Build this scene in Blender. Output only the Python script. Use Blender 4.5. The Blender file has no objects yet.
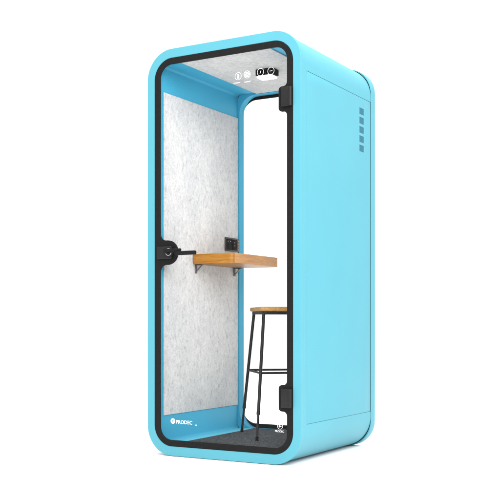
import bpy, bmesh, math, random
from mathutils import Vector, Matrix
S = bpy.context.scene
COL = S.collection
R = math.radians

# ---------------------------------------------------------------- camera
cam = bpy.data.cameras.new('camera')
camo = bpy.data.objects.new('camera', cam); COL.objects.link(camo)
camo.location = (3.3303, -4.5352, 0.7713)
camo.rotation_euler = (R(90), 0, 0.5275)
cam.sensor_width = 36; cam.lens = 964.24 / 500 * 36
cam.shift_y = 0.1419
cam.clip_start = 0.1; cam.clip_end = 500
S.camera = camo

# ---------------------------------------------------------------- light: white studio
w = bpy.data.worlds.new('World'); S.world = w; w.use_nodes = True
bg = w.node_tree.nodes['Background']
bg.inputs[0].default_value = (1, 1, 1, 1); bg.inputs[1].default_value = 1.45
S.view_settings.view_transform = 'Standard'; S.view_settings.look = 'None'
S.view_settings.exposure = 0; S.view_settings.gamma = 1
def area(name, loc, target, size, power):
    l = bpy.data.lights.new(name, 'AREA'); l.shape = 'SQUARE'; l.size = size; l.energy = power
    o = bpy.data.objects.new(name, l); COL.objects.link(o); o.location = loc
    o.rotation_euler = (Vector(target) - Vector(loc)).to_track_quat('-Z', 'Y').to_euler()
    return o
area('softbox', (1.2, -0.4, 7.0), (0.8, 0.2, 0), 5.5, 760)
area('added_key_light', (4.9, -4.0, 4.2), (0.3, 0.4, 1.2), 4.4, 620)  # added lamp out of view, brightens the inside through the door

# ---------------------------------------------------------------- materials
def mat(name, base, rough=.5, spec=.5, metal=0.):
    m = bpy.data.materials.new(name); m.use_nodes = True
    b = m.node_tree.nodes['Principled BSDF']
    b.inputs['Base Color'].default_value = (*base, 1)
    b.inputs['Roughness'].default_value = rough
    b.inputs['Specular IOR Level'].default_value = spec
    b.inputs['Metallic'].default_value = metal
    return m
def nodes(m): return m.node_tree.nodes, m.node_tree.links, m.node_tree.nodes['Principled BSDF']
def coords(m, scale):
    N, L, b = nodes(m)
    t = N.new('ShaderNodeTexCoord'); mp = N.new('ShaderNodeMapping')
    mp.inputs['Scale'].default_value = scale
    L.new(t.outputs['Object'], mp.inputs[0]); return mp.outputs[0]
def noise(m, vec, scale, detail=4, rough=.55, dist=0):
    N, L, b = nodes(m)
    n = N.new('ShaderNodeTexNoise'); n.inputs['Scale'].default_value = scale
    n.inputs['Detail'].default_value = detail; n.inputs['Roughness'].default_value = rough
    n.inputs['Distortion'].default_value = dist
    L.new(vec, n.inputs['Vector']); return n.outputs['Fac']
def ramp(m, fac, stops):
    N, L, b = nodes(m)
    r = N.new('ShaderNodeValToRGB'); e = r.color_ramp.elements
    while len(e) < len(stops): e.new(.5)
    for el, (p, c) in zip(e, stops): el.position = p; el.color = (*c, 1)
    L.new(fac, r.inputs[0]); return r.outputs[0]
def mixc(m, a, b_, fac, mode='MIX'):
    N, L, b = nodes(m)
    x = N.new('ShaderNodeMix'); x.data_type = 'RGBA'; x.blend_type = mode
    if isinstance(fac, float): x.inputs[0].default_value = fac
    else: L.new(fac, x.inputs[0])
    L.new(a, x.inputs[6]); L.new(b_, x.inputs[7]); return x.outputs[2]
def bump(m, h, strength, dist=.001):
    N, L, b = nodes(m)
    k = N.new('ShaderNodeBump'); k.inputs['Strength'].default_value = strength
    k.inputs['Distance'].default_value = dist
    L.new(h, k.inputs['Height']); L.new(k.outputs[0], b.inputs['Normal'])
def basecol(m, c): nodes(m)[1].new(c, nodes(m)[2].inputs['Base Color'])

def paint(name, c, rough=.45):
    m = mat(name, c, rough, .16)
    v = coords(m, (1, 1, 1))
    f = noise(m, v, 3.0, 5)
    c2 = tuple(x * .965 for x in c)
    basecol(m, ramp(m, f, [(.3, c2), (.7, c)]))
    g = noise(m, v, 420, 2)
    bump(m, g, .10, .0004)
    return m
BLUE = (.062, .240, .294)
M_blue = paint('sky_blue_paint', BLUE)
M_blue2 = paint('sky_blue_liner', (.046, .36, .54), .5)
M_litedge = paint('lit_floor_edge_blue', (.125, .56, .70), .5)  # lining blue made lighter: light on the floor edge is put into the colour
M_ventin = paint('vent_blue_grey', (.022, .098, .138), .7)
def black(name, c, rough=.42, spec=.4):
    m = mat(name, (c, c, c), rough, spec)
    v = coords(m, (1, 1, 1)); f = noise(m, v, 60, 4)
    basecol(m, ramp(m, f, [(.3, (c * .85,) * 3), (.7, (c * 1.15, c * 1.1, c * 1.1))]))
    bump(m, noise(m, v, 500, 2), .15, .0003)
    return m
M_frame = black('black_door_frame', .008, .55, .06)
M_hinge = black('dark_hinge', .009, .42, .16)
M_leg = black('black_metal', .010, .5, .25)
# worn speckle on the stool metal
M_seal = black('black_rubber', .006, .8, .1)
M_bracket = black('bracket_grey', .07, .45, .5)
M_socket = black('socket_panel', .035, .45, .4)
M_chrome = mat('brushed_steel', (.4, .4, .4), .3, .5, 1.)
M_white = mat('white_vinyl', (.60, .60, .60), .6, .1)
M_dot = mat('socket_pin', (.5, .38, .36), .4, .5)
M_lens = mat('lamp_lens', (.9, .9, .9), .3, .3)
M_lens.node_tree.nodes['Principled BSDF'].inputs['Emission Color'].default_value = (1, 1, 1, 1)
M_lens.node_tree.nodes['Principled BSDF'].inputs['Emission Strength'].default_value = .8

M_felt = mat('felt', (.75, .75, .75), .95, .1)
v = coords(M_felt, (1, 1, .6))
f1 = noise(M_felt, v, 46, 9, .78, .3); f2 = noise(M_felt, coords(M_felt, (1, 1, .5)), 6, 5, .6, .4)
f3 = noise(M_felt, coords(M_felt, (1, 1, 1)), 260, 3, .7)
a = ramp(M_felt, f1, [(.34, (.43, .432, .438)), (.46, (.638, .632, .622)), (.60, (.700, .690, .676))])
b_ = ramp(M_felt, f2, [(.34, (.88, .885, .90)), (.62, (1, 1, 1))])
c_ = ramp(M_felt, f3, [(.35, (.86, .86, .86)), (.6, (1, 1, 1))])
x = mixc(M_felt, a, b_, 1.0, 'MULTIPLY'); x = mixc(M_felt, x, c_, 1.0, 'MULTIPLY')
f4 = noise(M_felt, coords(M_felt, (1, 1, .8)), 24, 7, .7, 2.2)
d_ = ramp(M_felt, f4, [(.455, (1, 1, 1)), (.50, (.80, .805, .815)), (.545, (1, 1, 1))])
x = mixc(M_felt, x, d_, 1.0, 'MULTIPLY'); basecol(M_felt, x)
bump(M_felt, f3, .35, .001)

M_carpet = mat('carpet', (.06, .065, .07), .95, .1)
v = coords(M_carpet, (1, 1, 1))
f1 = noise(M_carpet, v, 120, 4, .85); f2 = noise(M_carpet, v, 9, 4)
a = ramp(M_carpet, f1, [(.36, (.014, .017, .019)), (.5, (.058, .064, .07)), (.64, (.16, .168, .175))])
b_ = ramp(M_carpet, f2, [(.3, (.85, .85, .85)), (.7, (1, 1, 1))])
basecol(M_carpet, mixc(M_carpet, a, b_, 1.0, 'MULTIPLY')); bump(M_carpet, f1, .8, .003)

def wood(name, c0, c1, c2, scale):
    m = mat(name, c1, .42, .35)
    v = coords(m, scale)
    f = noise(m, v, 14, 6, .6, 1.2); g = noise(m, v, 60, 4, .6)
    a = ramp(m, f, [(.3, c0), (.5, c1), (.7, c2)])
    b = ramp(m, g, [(.3, (.8, .78, .74)), (.6, (1, 1, 1))])
    basecol(m, mixc(m, a, b, 1.0, 'MULTIPLY')); bump(m, g, .15, .0006)
    return m
M_wood = wood('orange_wood', (.22, .085, .009), (.33, .138, .013), (.40, .185, .023), (.5, .5, 7))
M_woode = wood('pale_wood_edge', (.44, .195, .058), (.55, .265, .083), (.61, .315, .115), (.5, .5, 7))
M_seat = wood('seat_wood', (.32, .15, .03), (.44, .235, .065), (.51, .30, .105), (7, .6, 4))

M_glass = bpy.data.materials.new('clear_glass'); M_glass.use_nodes = True
N = M_glass.node_tree.nodes; L = M_glass.node_tree.links; N.clear()
o_ = N.new('ShaderNodeOutputMaterial'); mx = N.new('ShaderNodeMixShader')
tr = N.new('ShaderNodeBsdfTransparent'); gl = N.new('ShaderNodeBsdfGlossy'); gl.inputs['Roughness'].default_value = 0.02
fr = N.new('ShaderNodeFresnel'); fr.inputs['IOR'].default_value = 1.12
L.new(fr.outputs[0], mx.inputs[0]); L.new(tr.outputs[0], mx.inputs[1]); L.new(gl.outputs[0], mx.inputs[2]); L.new(mx.outputs[0], o_.inputs[0])

M_floor = mat('white_studio_floor', (.92, .92, .92), .9, .0)

# ---------------------------------------------------------------- mesh helpers
def link(name, me, m, parent=None, smooth=True, angle=35):
    o = bpy.data.objects.new(name, me); COL.objects.link(o)
    if m: 
        me.materials.clear()
        for mm in (m if isinstance(m, (list, tuple)) else [m]): me.materials.append(mm)
    if smooth:
        me.shade_smooth()
        me.set_sharp_from_angle(angle=R(angle))
    if parent: o.parent = parent
    return o
def rrect(x0, z0, x1, z1, r, n=18):
    p = []
    for cx, cz, a0 in ((x1 - r, z1 - r, 0), (x0 + r, z1 - r, 90), (x0 + r, z0 + r, 180), (x1 - r, z0 + r, 270)):
        for k in range(n + 1):
            a = R(a0 + 90 * k / n); p.append((cx + r * math.cos(a), cz + r * math.sin(a)))
    return p
def plate_mesh(loops, y0, y1, bevel=0.):
    """polygon with holes in the x-z plane, y0..y1 deep, as a real mesh"""
    c = bpy.data.curves.new('tmp', 'CURVE'); c.dimensions = '2D'; c.fill_mode = 'BOTH'
    for lp in loops:
        s = c.splines.new('POLY'); s.points.add(len(lp) - 1); s.use_cyclic_u = True
        for q, (x, z) in zip(s.points, lp): q.co = (x, z, 0, 1)
    c.extrude = (y1 - y0) / 2 - bevel; c.bevel_depth = bevel; c.bevel_resolution = 2; c.offset = -bevel
    o = bpy.data.objects.new('tmp', c); COL.objects.link(o)
    dg = bpy.context.evaluated_depsgraph_get(); dg.update()
    me = bpy.data.meshes.new_from_object(o.evaluated_get(dg))
    bpy.data.objects.remove(o); bpy.data.curves.remove(c)
    me.transform(Matrix.Translation((0, (y0 + y1) / 2, 0)) @ Matrix.Rotation(R(90), 4, 'X'))
    return me
def joinm(meshes):
    bm = bmesh.new()
    for m in meshes: bm.from_mesh(m)
    me = bpy.data.meshes.new('m'); bm.to_mesh(me); bm.free(); return me
def plate(name, loops, y0, y1, m, parent=None, bevel=0.):
    return link(name, plate_mesh(loops, y0, y1, bevel), m, parent)
def boxbm(bm, lo, hi, bev=0., seg=2):
    r = bmesh.ops.create_cube(bm, size=1)
    lo, hi = Vector(lo), Vector(hi)
    for v_ in r['verts']: v_.co = Vector([(v_.co[i] + .5) * (hi[i] - lo[i]) + lo[i] for i in range(3)])
    if bev:
        es = list({e for v_ in r['verts'] for e in v_.link_edges})
        bmesh.ops.bevel(bm, geom=es, offset=bev, segments=seg, affect='EDGES', profile=.5)
def box(name, lo, hi, m, parent=None, bev=.001, seg=2):
    bm = bmesh.new(); boxbm(bm, lo, hi, bev, seg)
    me = bpy.data.meshes.new(name); bm.to_mesh(me); bm.free()
    return link(name, me, m, parent)
def tubebm(bm, a, b, r0, r1=None, seg=20, bev=0):
    a, b = Vector(a), Vector(b); r1 = r0 if r1 is None else r1
    d = b - a
    M = Matrix.Translation((a + b) / 2) @ d.to_track_quat('Z', 'Y').to_matrix().to_4x4()
    bmesh.ops.create_cone(bm, cap_ends=True, segments=seg, radius1=r0, radius2=r1, depth=d.length, matrix=M)
def frombm(name, bm, m, parent=None):
    me = bpy.data.meshes.new(name); bm.to_mesh(me); bm.free(); return link(name, me, m, parent)
def thing(name, label, cat, loc=(0, 0, 0)):
    o = bpy.data.objects.new(name, None); COL.objects.link(o); o.location = loc; o.empty_display_size = .2
    o['label'] = label; o['category'] = cat; return o

# ---------------------------------------------------------------- the floor it stands on
bm = bmesh.new(); bmesh.ops.create_circle(bm, cap_ends=True, segments=96, radius=150)
fl = frombm('floor', bm, M_floor); fl.location = (0, 0, -.003); fl['kind'] = 'structure'

# ---------------------------------------------------------------- the booth
H = 2.328
PL, PH = .2195, 2.108          # lower and upper edge of the side and felt panels
booth = thing('phone_booth', 'tall sky blue office phone booth with rounded corners and black framed glass door', 'phone booth')

DOOR = rrect(.0525, .0565, .9500, 2.2735, .117)
plate('front_frame', [rrect(0, 0, 1, H, .169), rrect(.051, .055, .9515, 2.275, .1185)], 0, .022, M_blue, booth, .0025)

# outer shell: a plain band behind the front frame, then the part notched for the side panels
LN = rrect(.052, .060, .948, 2.264, .010, 8)
def notch(r=.182, e=.0015, d=.0030):
    p = []
    x0, z0, x1, z1 = e, e, 1 - e, H - e
    def arc(cx, cz, a0): return [(cx + r * math.cos(R(a0 + 90 * k / 20)), cz + r * math.sin(R(a0 + 90 * k / 20))) for k in range(21)]
    p += arc(x1 - r, z1 - r, 0); p += arc(x0 + r, z1 - r, 90)
    p += [(x0, PH + .0022), (x0 + d, PH + .0022), (x0 + d, PL - .0022), (x0, PL - .0022)]
    p += arc(x0 + r, z0 + r, 180); p += arc(x1 - r, z0 + r, 270)
    p += [(x1, PL - .0022), (x1 - d, PL - .0022), (x1 - d, PH + .0022), (x1, PH + .0022)]
    return p
sh = joinm([plate_mesh([rrect(.0015, .0015, .9985, H - .0015, .1805, 20), LN], .022, .0695),
            plate_mesh([notch(), LN], .0695, .931)])
link('shell', sh, M_blue, booth)

# side panels set in the notch, the right one pierced by five square vents
VY0, VY1 = .765, .829
VZ = [(2.0075 - .0555 * k, 2.0465 - .0555 * k) for k in range(5)]
def side_panel(mirror):
    xo, xi = .9985, .9958
    ys = [.0732, VY0, VY1, .9299]
    zs = [PL]
    for a, b in reversed(VZ): zs += [a, b]
    zs.append(PH)
    bm = bmesh.new()
    def quad(*q): bm.faces.new([bm.verts.new(t) for t in q])
    b = .0030
    def edge(y, z):  # rounded rim: outermost lines step back a little
        return xo
    for j in range(3):
        for i in range(len(zs) - 1):
            y0, y1, z0, z1 = ys[j], ys[j + 1], zs[i], zs[i + 1]
            if j == 0: y0 += b
            if j == 2: y1 -= b
            if i == 0: z0 += b
            if i == len(zs) - 2: z1 -= b
            if j == 1 and i % 2 == 1:
                for (p, q) in (((y0, z0), (y1, z0)), ((y1, z0), (y1, z1)), ((y1, z1), (y0, z1)), ((y0, z1), (y0, z0))):
                    quad((xo, *p), (xi, *p), (xi, *q), (xo, *q))
            else: quad((xo, y0, z0), (xo, y1, z0), (xo, y1, z1), (xo, y0, z1))
    Y0, Y1, Z0, Z1 = ys[0], ys[3], zs[0], zs[-1]
    ri = [(Y0 + b, Z0 + b), (Y1 - b, Z0 + b), (Y1 - b, Z1 - b), (Y0 + b, Z1 - b)]
    ro = [(Y0, Z0), (Y1, Z0), (Y1, Z1), (Y0, Z1)]
    for k in range(4):
        l = (k + 1) % 4
        quad((xo, *ri[k]), (xo - .0012, *ro[k]), (xo - .0012, *ro[l]), (xo, *ri[l]))
        quad((xo - .0012, *ro[k]), (xi, *ro[k]), (xi, *ro[l]), (xo - .0012, *ro[l]))
    bmesh.ops.remove_doubles(bm, verts=bm.verts, dist=1e-5)
    if mirror:
        for v_ in bm.verts: v_.co.x = 1 - v_.co.x
    bmesh.ops.recalc_face_normals(bm, faces=bm.faces)
    o = frombm('side_panel', bm, M_blue, booth)
    for a, c in VZ:
        q = bmesh.new()
        X0, X1 = (.9959, .9978) if not mirror else (.0027, .0041)
        boxbm(q, (X0, VY0 + .0002, a + .0002), (X1 - .0005, VY1 - .0002, c - .0002))
        frombm('vent', q, M_ventin, o)
side_panel(False); side_panel(True)

# interior lining, a blue tube with small fillets
liner = plate('lining', [rrect(.050, .058, .950, 2.266, .014, 8), rrect(.055, .064, .945, 2.260, .016, 8)], .0225, .9285, M_blue2, booth)
for x0, x1 in ((.0555, .0605), (.9395, .9445)):
    box('felt_panel', (x0, .080, PL), (x1, .924, PH), M_felt, booth, .0015)
box('ceiling_panel', (.200, .030, 2.253), (.782, .922, 2.2595), M_felt, booth, .0015)
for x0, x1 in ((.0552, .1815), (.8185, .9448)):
    box('lit_floor_edge', (x0, .024, .0638), (x1, .9265, .0672), M_litedge, booth, .001)  # blue floor edge beside the carpet, its brightness painted in
box('carpet', (.182, .028, .0645), (.818, .926, .0715), M_carpet, booth, .002)

# rear frame, seal and rear window
OP = rrect(.067, .067, .933, 2.251, .115)
rf = joinm([plate_mesh([rrect(0, 0, 1, H, .158), rrect(.040, .045, .960, H - .05, .06)], .936, 1.0, .002),
            plate_mesh([rrect(.030, .035, .970, H - .045, .12), rrect(.0660, .0660, .9340, 2.252, .116)], .9305, .9840)])
link('rear_frame', rf, M_blue, booth)
plate('rear_trim', [rrect(.0545, .0635, .9455, 2.2605, .03), OP], .9280, .9842, M_blue2, booth)
plate('rear_seal', [rrect(.0025, .0025, .9975, H - .0025, .168), rrect(.020, .02, .980, H - .02, .148)], .9305, .9365, M_seal, booth)
rw = plate('rear_window', [rrect(.041, .046, .959, H - .051, .149), rrect(.050, .094, .950, 2.232, .108)], .9845, .998, M_frame, booth, .001)
plate('glass_pane', [rrect(.045, .09, .955, 2.215, .12)], .990, .993, M_glass, rw)

# door: black rim with the bulges for hinges and latch as one sheet
def bump_loop():
    """inner edge of the black door rim, going round counter-clockwise seen from the front"""
    x0, z0, x1, z1, r = .0885, .0905, .9165, 2.240, .074
    def arc(cx, cz, rr, a0, a1, n=12):
        return [(cx + rr * math.cos(R(a0 + (a1 - a0) * k / n)), cz + rr * math.sin(R(a0 + (a1 - a0) * k / n))) for k in range(n + 1)]
    def tab(zc, h, xt, f=.024, ro=.020):
        """rectangular hinge tab on the right side; path goes upward along x=x1"""
        p = []
        p += arc(x1 - f, zc - h - f, f, 0, 90, 8)
        p += arc(xt + ro, zc - h + ro, ro, 270, 180, 8)
        p += arc(xt + ro, zc + h - ro, ro, 180, 90, 8)
        p += arc(x1 - f, zc + h + f, f, 270, 360, 8)
        return p
    p = [(x1, z0 + r)]
    p += tab(.358, .071, .8655)
    p += tab(1.957, .067, .8655)
    p += arc(x1 - r, z1 - r, r, 0, 90, 16)
    p += arc(x0 + r, z1 - r, r, 90, 180, 16)
    # latch bulge on the left, path going downward
    zc, rb, xc = 1.163, .070, .1415
    f = .040
    p += arc(x0 + f, zc + rb + f, f, 180, 270, 10)
    p += arc(xc, zc, rb, 90, -90, 22)
    p += arc(x0 + f, zc - rb - f, f, 90, 180, 10)
    p += arc(x0 + r, z0 + r, r, 180, 270, 16)
    p += arc(x1 - r, z0 + r, r, 270, 360, 16)
    return p
door = plate('door', [DOOR, bump_loop()], -.002, .012, M_frame, booth, .0012)
door['label'] = 'black rimmed glass door'
plate('glass_pane', [rrect(.060, .064, .943, 2.266, .112)], .0125, .0165, M_glass, door)

def hinge(z0, z1):
    bm = bmesh.new()
    boxbm(bm, (.888, -.017, z0), (.938, -.0025, z1), .003, 3)
    tubebm(bm, (.941, -.012, z0 + .001), (.941, -.012, z1 - .001), .0105, seg=28)
    return frombm('hinge', bm, M_hinge, door)
hinge(1.912, 2.016); hinge(.308, .411)

# latch body, rosette and lever
box('lock_plate', (.073, -.014, 1.125), (.176, -.0025, 1.199), M_hinge, door, .006, 3)
bm = bmesh.new()
tubebm(bm, (.166, -.0145, 1.164), (.166, -.026, 1.164), .029, seg=40)
frombm('rosette', bm, M_hinge, door)
bm = bmesh.new()   # steel ring of the cylinder, broken by the lever neck
n, m_ = 40, 10
for a0, a1 in ((200, 345), (60, 165)):
    vs = []
    for i in range(n + 1):
        t = R(a0 + (a1 - a0) * i / n); row = []
        for j in range(m_):
            u = 2 * math.pi * j / m_; rr = .0195 + .0017 * math.cos(u)
            row.append(bm.verts.new((.166 + rr * math.cos(t), -.027 + .0017 * math.sin(u), 1.164 + rr * math.sin(t))))
        vs.append(row)
    for i in range(n):
        for j in range(m_): bm.faces.new((vs[i][j], vs[i + 1][j], vs[i + 1][(j + 1) % m_], vs[i][(j + 1) % m_]))
    bm.faces.new(vs[0]); bm.faces.new(vs[-1][::-1])
frombm('steel_ring', bm, M_chrome, door)
bm = bmesh.new()
tubebm(bm, (.166, -.020, 1.164), (.166, -.062, 1.172), .0105, .0095, seg=24)
boxbm(bm, (.154, -.066, 1.163), (.275, -.052, 1.179), .005, 3)
boxbm(bm, (.235, -.070, 1.1405), (.376, -.050, 1.1635), .007, 3)
frombm('handle', bm, M_frame, door)

# writing and icons on the glass
def textm(body, size, x, z, m, parent, name, spacing=1.0, thick=.0004, bold=0.):
    c = bpy.data.curves.new('t', 'FONT'); c.body = body; c.size = size; c.space_character = spacing
    c.extrude = thick; c.offset = bold; c.resolution_u = 4
    o = bpy.data.objects.new('t', c); COL.objects.link(o)
    dg = bpy.context.evaluated_depsgraph_get(); dg.update()
    me = bpy.data.meshes.new_from_object(o.evaluated_get(dg))
    bpy.data.objects.remove(o); bpy.data.curves.remove(c)
    xs = [v_.co.x for v_ in me.vertices]; cx = min(xs)
    me.transform(Matrix.Translation((x - cx, .0118, z)) @ Matrix.Rotation(R(90), 4, 'X'))
    return link(name, me, m, parent, smooth=False)
def disc(cx, cz, r, n=32): return [(cx + r * math.cos(2 * math.pi * k / n), cz + r * math.sin(2 * math.pi * k / n)) for k in range(n)]
def fmesh(loops): return plate_mesh(loops, .0114, .0122)
# logo: white disc with a cut-out stroke, and the name
stroke = [(.164, .192), (.1695, .192), (.1695, .197), (.178, .2055), (.174, .2085), (.1655, .200)]
lg = [fmesh([disc(.1710, .1985, .0155), stroke])]
o = link('logo', joinm(lg), M_white, door)
textm('PRODEC', .029, .1935, .1855, M_white, door, 'lettering', 1.0, bold=.0001)
textm('s.a.', .012, .322, .181, M_white, door, 'lettering')
# round badge and lettering low on the right
bd = [fmesh([disc(.868, .207, .0165), disc(.868, .207, .0148)]),
      fmesh([rrect(.8605, .201, .867, .212, .002, 4)]), fmesh([rrect(.870, .203, .8755, .210, .0015, 4)])]
link('badge', joinm(bd), M_white, door)
textm('PRODEC', .0145, .8375, .1745, M_white, door, 'lettering', 1.0, bold=0.)
# icons in rings high on the right
def icon(cx, cz, inner):
    r = .0205
    ms = [fmesh([disc(cx, cz, r), disc(cx, cz, r - .0015)])] + inner
    return link('icon', joinm(ms), M_white, door)
cx, cz = .606, 2.1165
icon(cx, cz, [fmesh([disc(cx, cz + .009, .0038)]), fmesh([[(cx - .007, cz - .013), (cx - .003, cz - .013), (cx, cz - .003), (cx + .003, cz - .013), (cx + .007, cz - .013), (cx + .004, cz + .004), (cx - .004, cz + .004)]])])
cx, cz = .663, 2.119
petals = []
for k in range(6):
    a = math.pi * k / 3
    petals.append(fmesh([[(cx + d * math.cos(a) - s * math.sin(a), cz + d * math.sin(a) + s * math.cos(a)) for d, s in ((.003, 0), (.010, -.0042), (.017, -.002), (.017, .002), (.010, .0042))]]))
icon(cx, cz, petals)
cx, cz = .747, 2.121
icon(cx, cz, [fmesh([[(cx - .004, cz - .007), (cx - .002, cz - .007), (cx + .004, cz + .007), (cx + .002, cz + .007)]])])
cx, cz = .812, 2.119
icon(cx, cz, [fmesh([rrect(cx - .009, cz - .001, cx + .009, cz + .001, .0009, 4)])])
for x_, z_ in ((.577, 2.079), (.645, 2.077)):
    link('icon_rule', fmesh([rrect(x_, z_, x_ + .039, z_ + .0035, .0015, 4)]), M_white, door)

# ceiling lamp with fan slots
bm = bmesh.new(); boxbm(bm, (.496, .392, 2.216), (.612, .470, 2.2525), .004, 2)
for k in range(7): boxbm(bm, (.504 + .0150 * k, .3885, 2.220), (.5085 + .0150 * k, .3925, 2.247), .001, 1)
lamp = frombm('ceiling_lamp', bm, M_frame, booth)
il = bpy.data.lights.new('ceiling_lamp_light', 'AREA'); il.shape = 'RECTANGLE'; il.size = .10; il.size_y = .07; il.energy = .2
ilo = bpy.data.objects.new('ceiling_lamp_light', il); COL.objects.link(ilo); ilo.location = (.554, .431, 2.1985); ilo.parent = None
box('lens', (.503, .394, 2.200), (.605, .466, 2.2158), M_lens, lamp, .006, 3)

# power socket panel on the left wall
sp = box('socket_panel', (.0606, .752, 1.225), (.069, .921, 1.312), M_socket, booth, .0015)
box('socket', (.0692, .762, 1.233), (.0712, .825, 1.303), M_frame, sp, .003)
box('socket', (.0692, .836, 1.233), (.0712, .892, 1.303), M_frame, sp, .003)
for y, z in ((.778, 1.287), (.808, 1.287), (.862, 1.282), (.862, 1.262), (.905, 1.294), (.905, 1.276), (.905, 1.258), (.905, 1.240)):
    bm = bmesh.new(); boxbm(bm, (.0691, y - .003, z - .0028), (.0722, y + .003, z + .0028), .001, 1)
    frombm('socket_pin', bm, M_dot, sp)

# ---------------------------------------------------------------- wall desk
desk = thing('wall_desk', 'small orange wooden desk shelf on brackets inside the booth', 'desk', (.0610, .365, 1.118))
me = plate_mesh([], 0, 1) if False else None
dm = plate_mesh([rrect(0, 0, .300, .570, .030, 8)], 0, .060, .0015)   # outline in x-z, turned flat
dm.transform(Matrix.Rotation(R(-90), 4, 'X') @ Matrix.Scale(1, 4))
zs = [v_.co.z for v_ in dm.vertices]; ys = [v_.co.y for v_ in dm.vertices]; 
dm.transform(Matrix.Translation((0, -min(ys), -min(zs))))
dt = link('desk_top', dm, [M_wood, M_woode], desk)
for p in dm.polygons: p.material_index = 1 if p.normal.x > .93 else 0
def bracket(y):
    bm = bmesh.new()
    boxbm(bm, (.001, y, -.055), (.006, y + .018, -.001), .001, 1)
    boxbm(bm, (.001, y, -.006), (.052, y + .018, -.001), .001, 1)
    q = bmesh.new(); boxbm(q, (-.0025, y + .004, 0), (.0025, y + .014, .054), .001, 1)
    mm = bpy.data.meshes.new('q'); q.to_mesh(mm); q.free()
    mm.transform(Matrix.Translation((.005, 0, -.044)) @ Matrix.Rotation(R(46), 4, 'Y')); bm.from_mesh(mm)
    return frombm('bracket', bm, M_bracket, desk)
bracket(.040); bracket(.497)

# ---------------------------------------------------------------- bar stool
U = Vector((.663, -.749, 0)); V = Vector((.749, .663, 0))   # stool's two horizontal axes
FA, FB = Vector((.222, .700, .0718)), Vector((.532, .345, .0718))
FW = .35
cen = (FA + FB) / 2 + V * FW / 2
stool = thing('bar_stool', 'tall bar stool with wooden seat and black metal legs standing on the grey carpet', 'stool', (cen.x, cen.y, .0718))
rotz = math.atan2(V.y, V.x)
stool.rotation_euler = (0, 0, rotz)
FD = (FB - FA).length
# local frame: x = along V, y = back (against U)
ZS = .8555 - .0718
box('seat', (-.136, -.176, ZS - .026), (.136, .176, ZS), M_seat, stool, .009, 4)
TW, TD = .228, .29
bm = bmesh.new(); zf = ZS - .0265; t = .011
TH = .018
for (a, b) in (((-TW/2 - t, -TD/2 - t), (TW/2 + t, -TD/2 + t)), ((-TW/2 - t, TD/2 - t), (TW/2 + t, TD/2 + t)),
               ((-TW/2 - t, -TD/2 + t), (-TW/2 + t, TD/2 - t)), ((TW/2 - t, -TD/2 + t), (TW/2 + t, TD/2 - t))):
    boxbm(bm, (a[0], a[1], zf - TH), (b[0], b[1], zf), .0015, 1)
frombm('seat_frame', bm, M_leg, stool)
def legpt(sx, sy, z):
    f = z / (zf - .004)
    return Vector((sx * (FW / 2 * (1 - f) + TW / 2 * f), sy * (FD / 2 * (1 - f) + TD / 2 * f), z))
for sx in (-1, 1):
    for sy in (-1, 1):
        bm = bmesh.new()
        tubebm(bm, legpt(sx, sy, .165), legpt(sx, sy, zf - .004), .0098)
        tubebm(bm, legpt(sx, sy, .006), legpt(sx, sy, .17), .0070, .0078)
        tubebm(bm, legpt(sx, sy, .150), legpt(sx, sy, .172), .0116)
        lg_ = frombm('leg', bm, M_leg, stool)
        bm = bmesh.new(); tubebm(bm, legpt(sx, sy, 0), legpt(sx, sy, .022), .0100, .0088); frombm('foot', bm, M_seal, lg_)
zr = .464 - .0718
for sy in (-1, 1):
    bm = bmesh.new(); tubebm(bm, legpt(-1, sy, zr), legpt(1, sy, zr), .0068); frombm('foot_rail', bm, M_leg, stool)
for sx in (-1, 1):
    bm = bmesh.new(); tubebm(bm, legpt(sx, -1, zr), legpt(sx, 1, zr), .0068); frombm('foot_rail', bm, M_leg, stool)
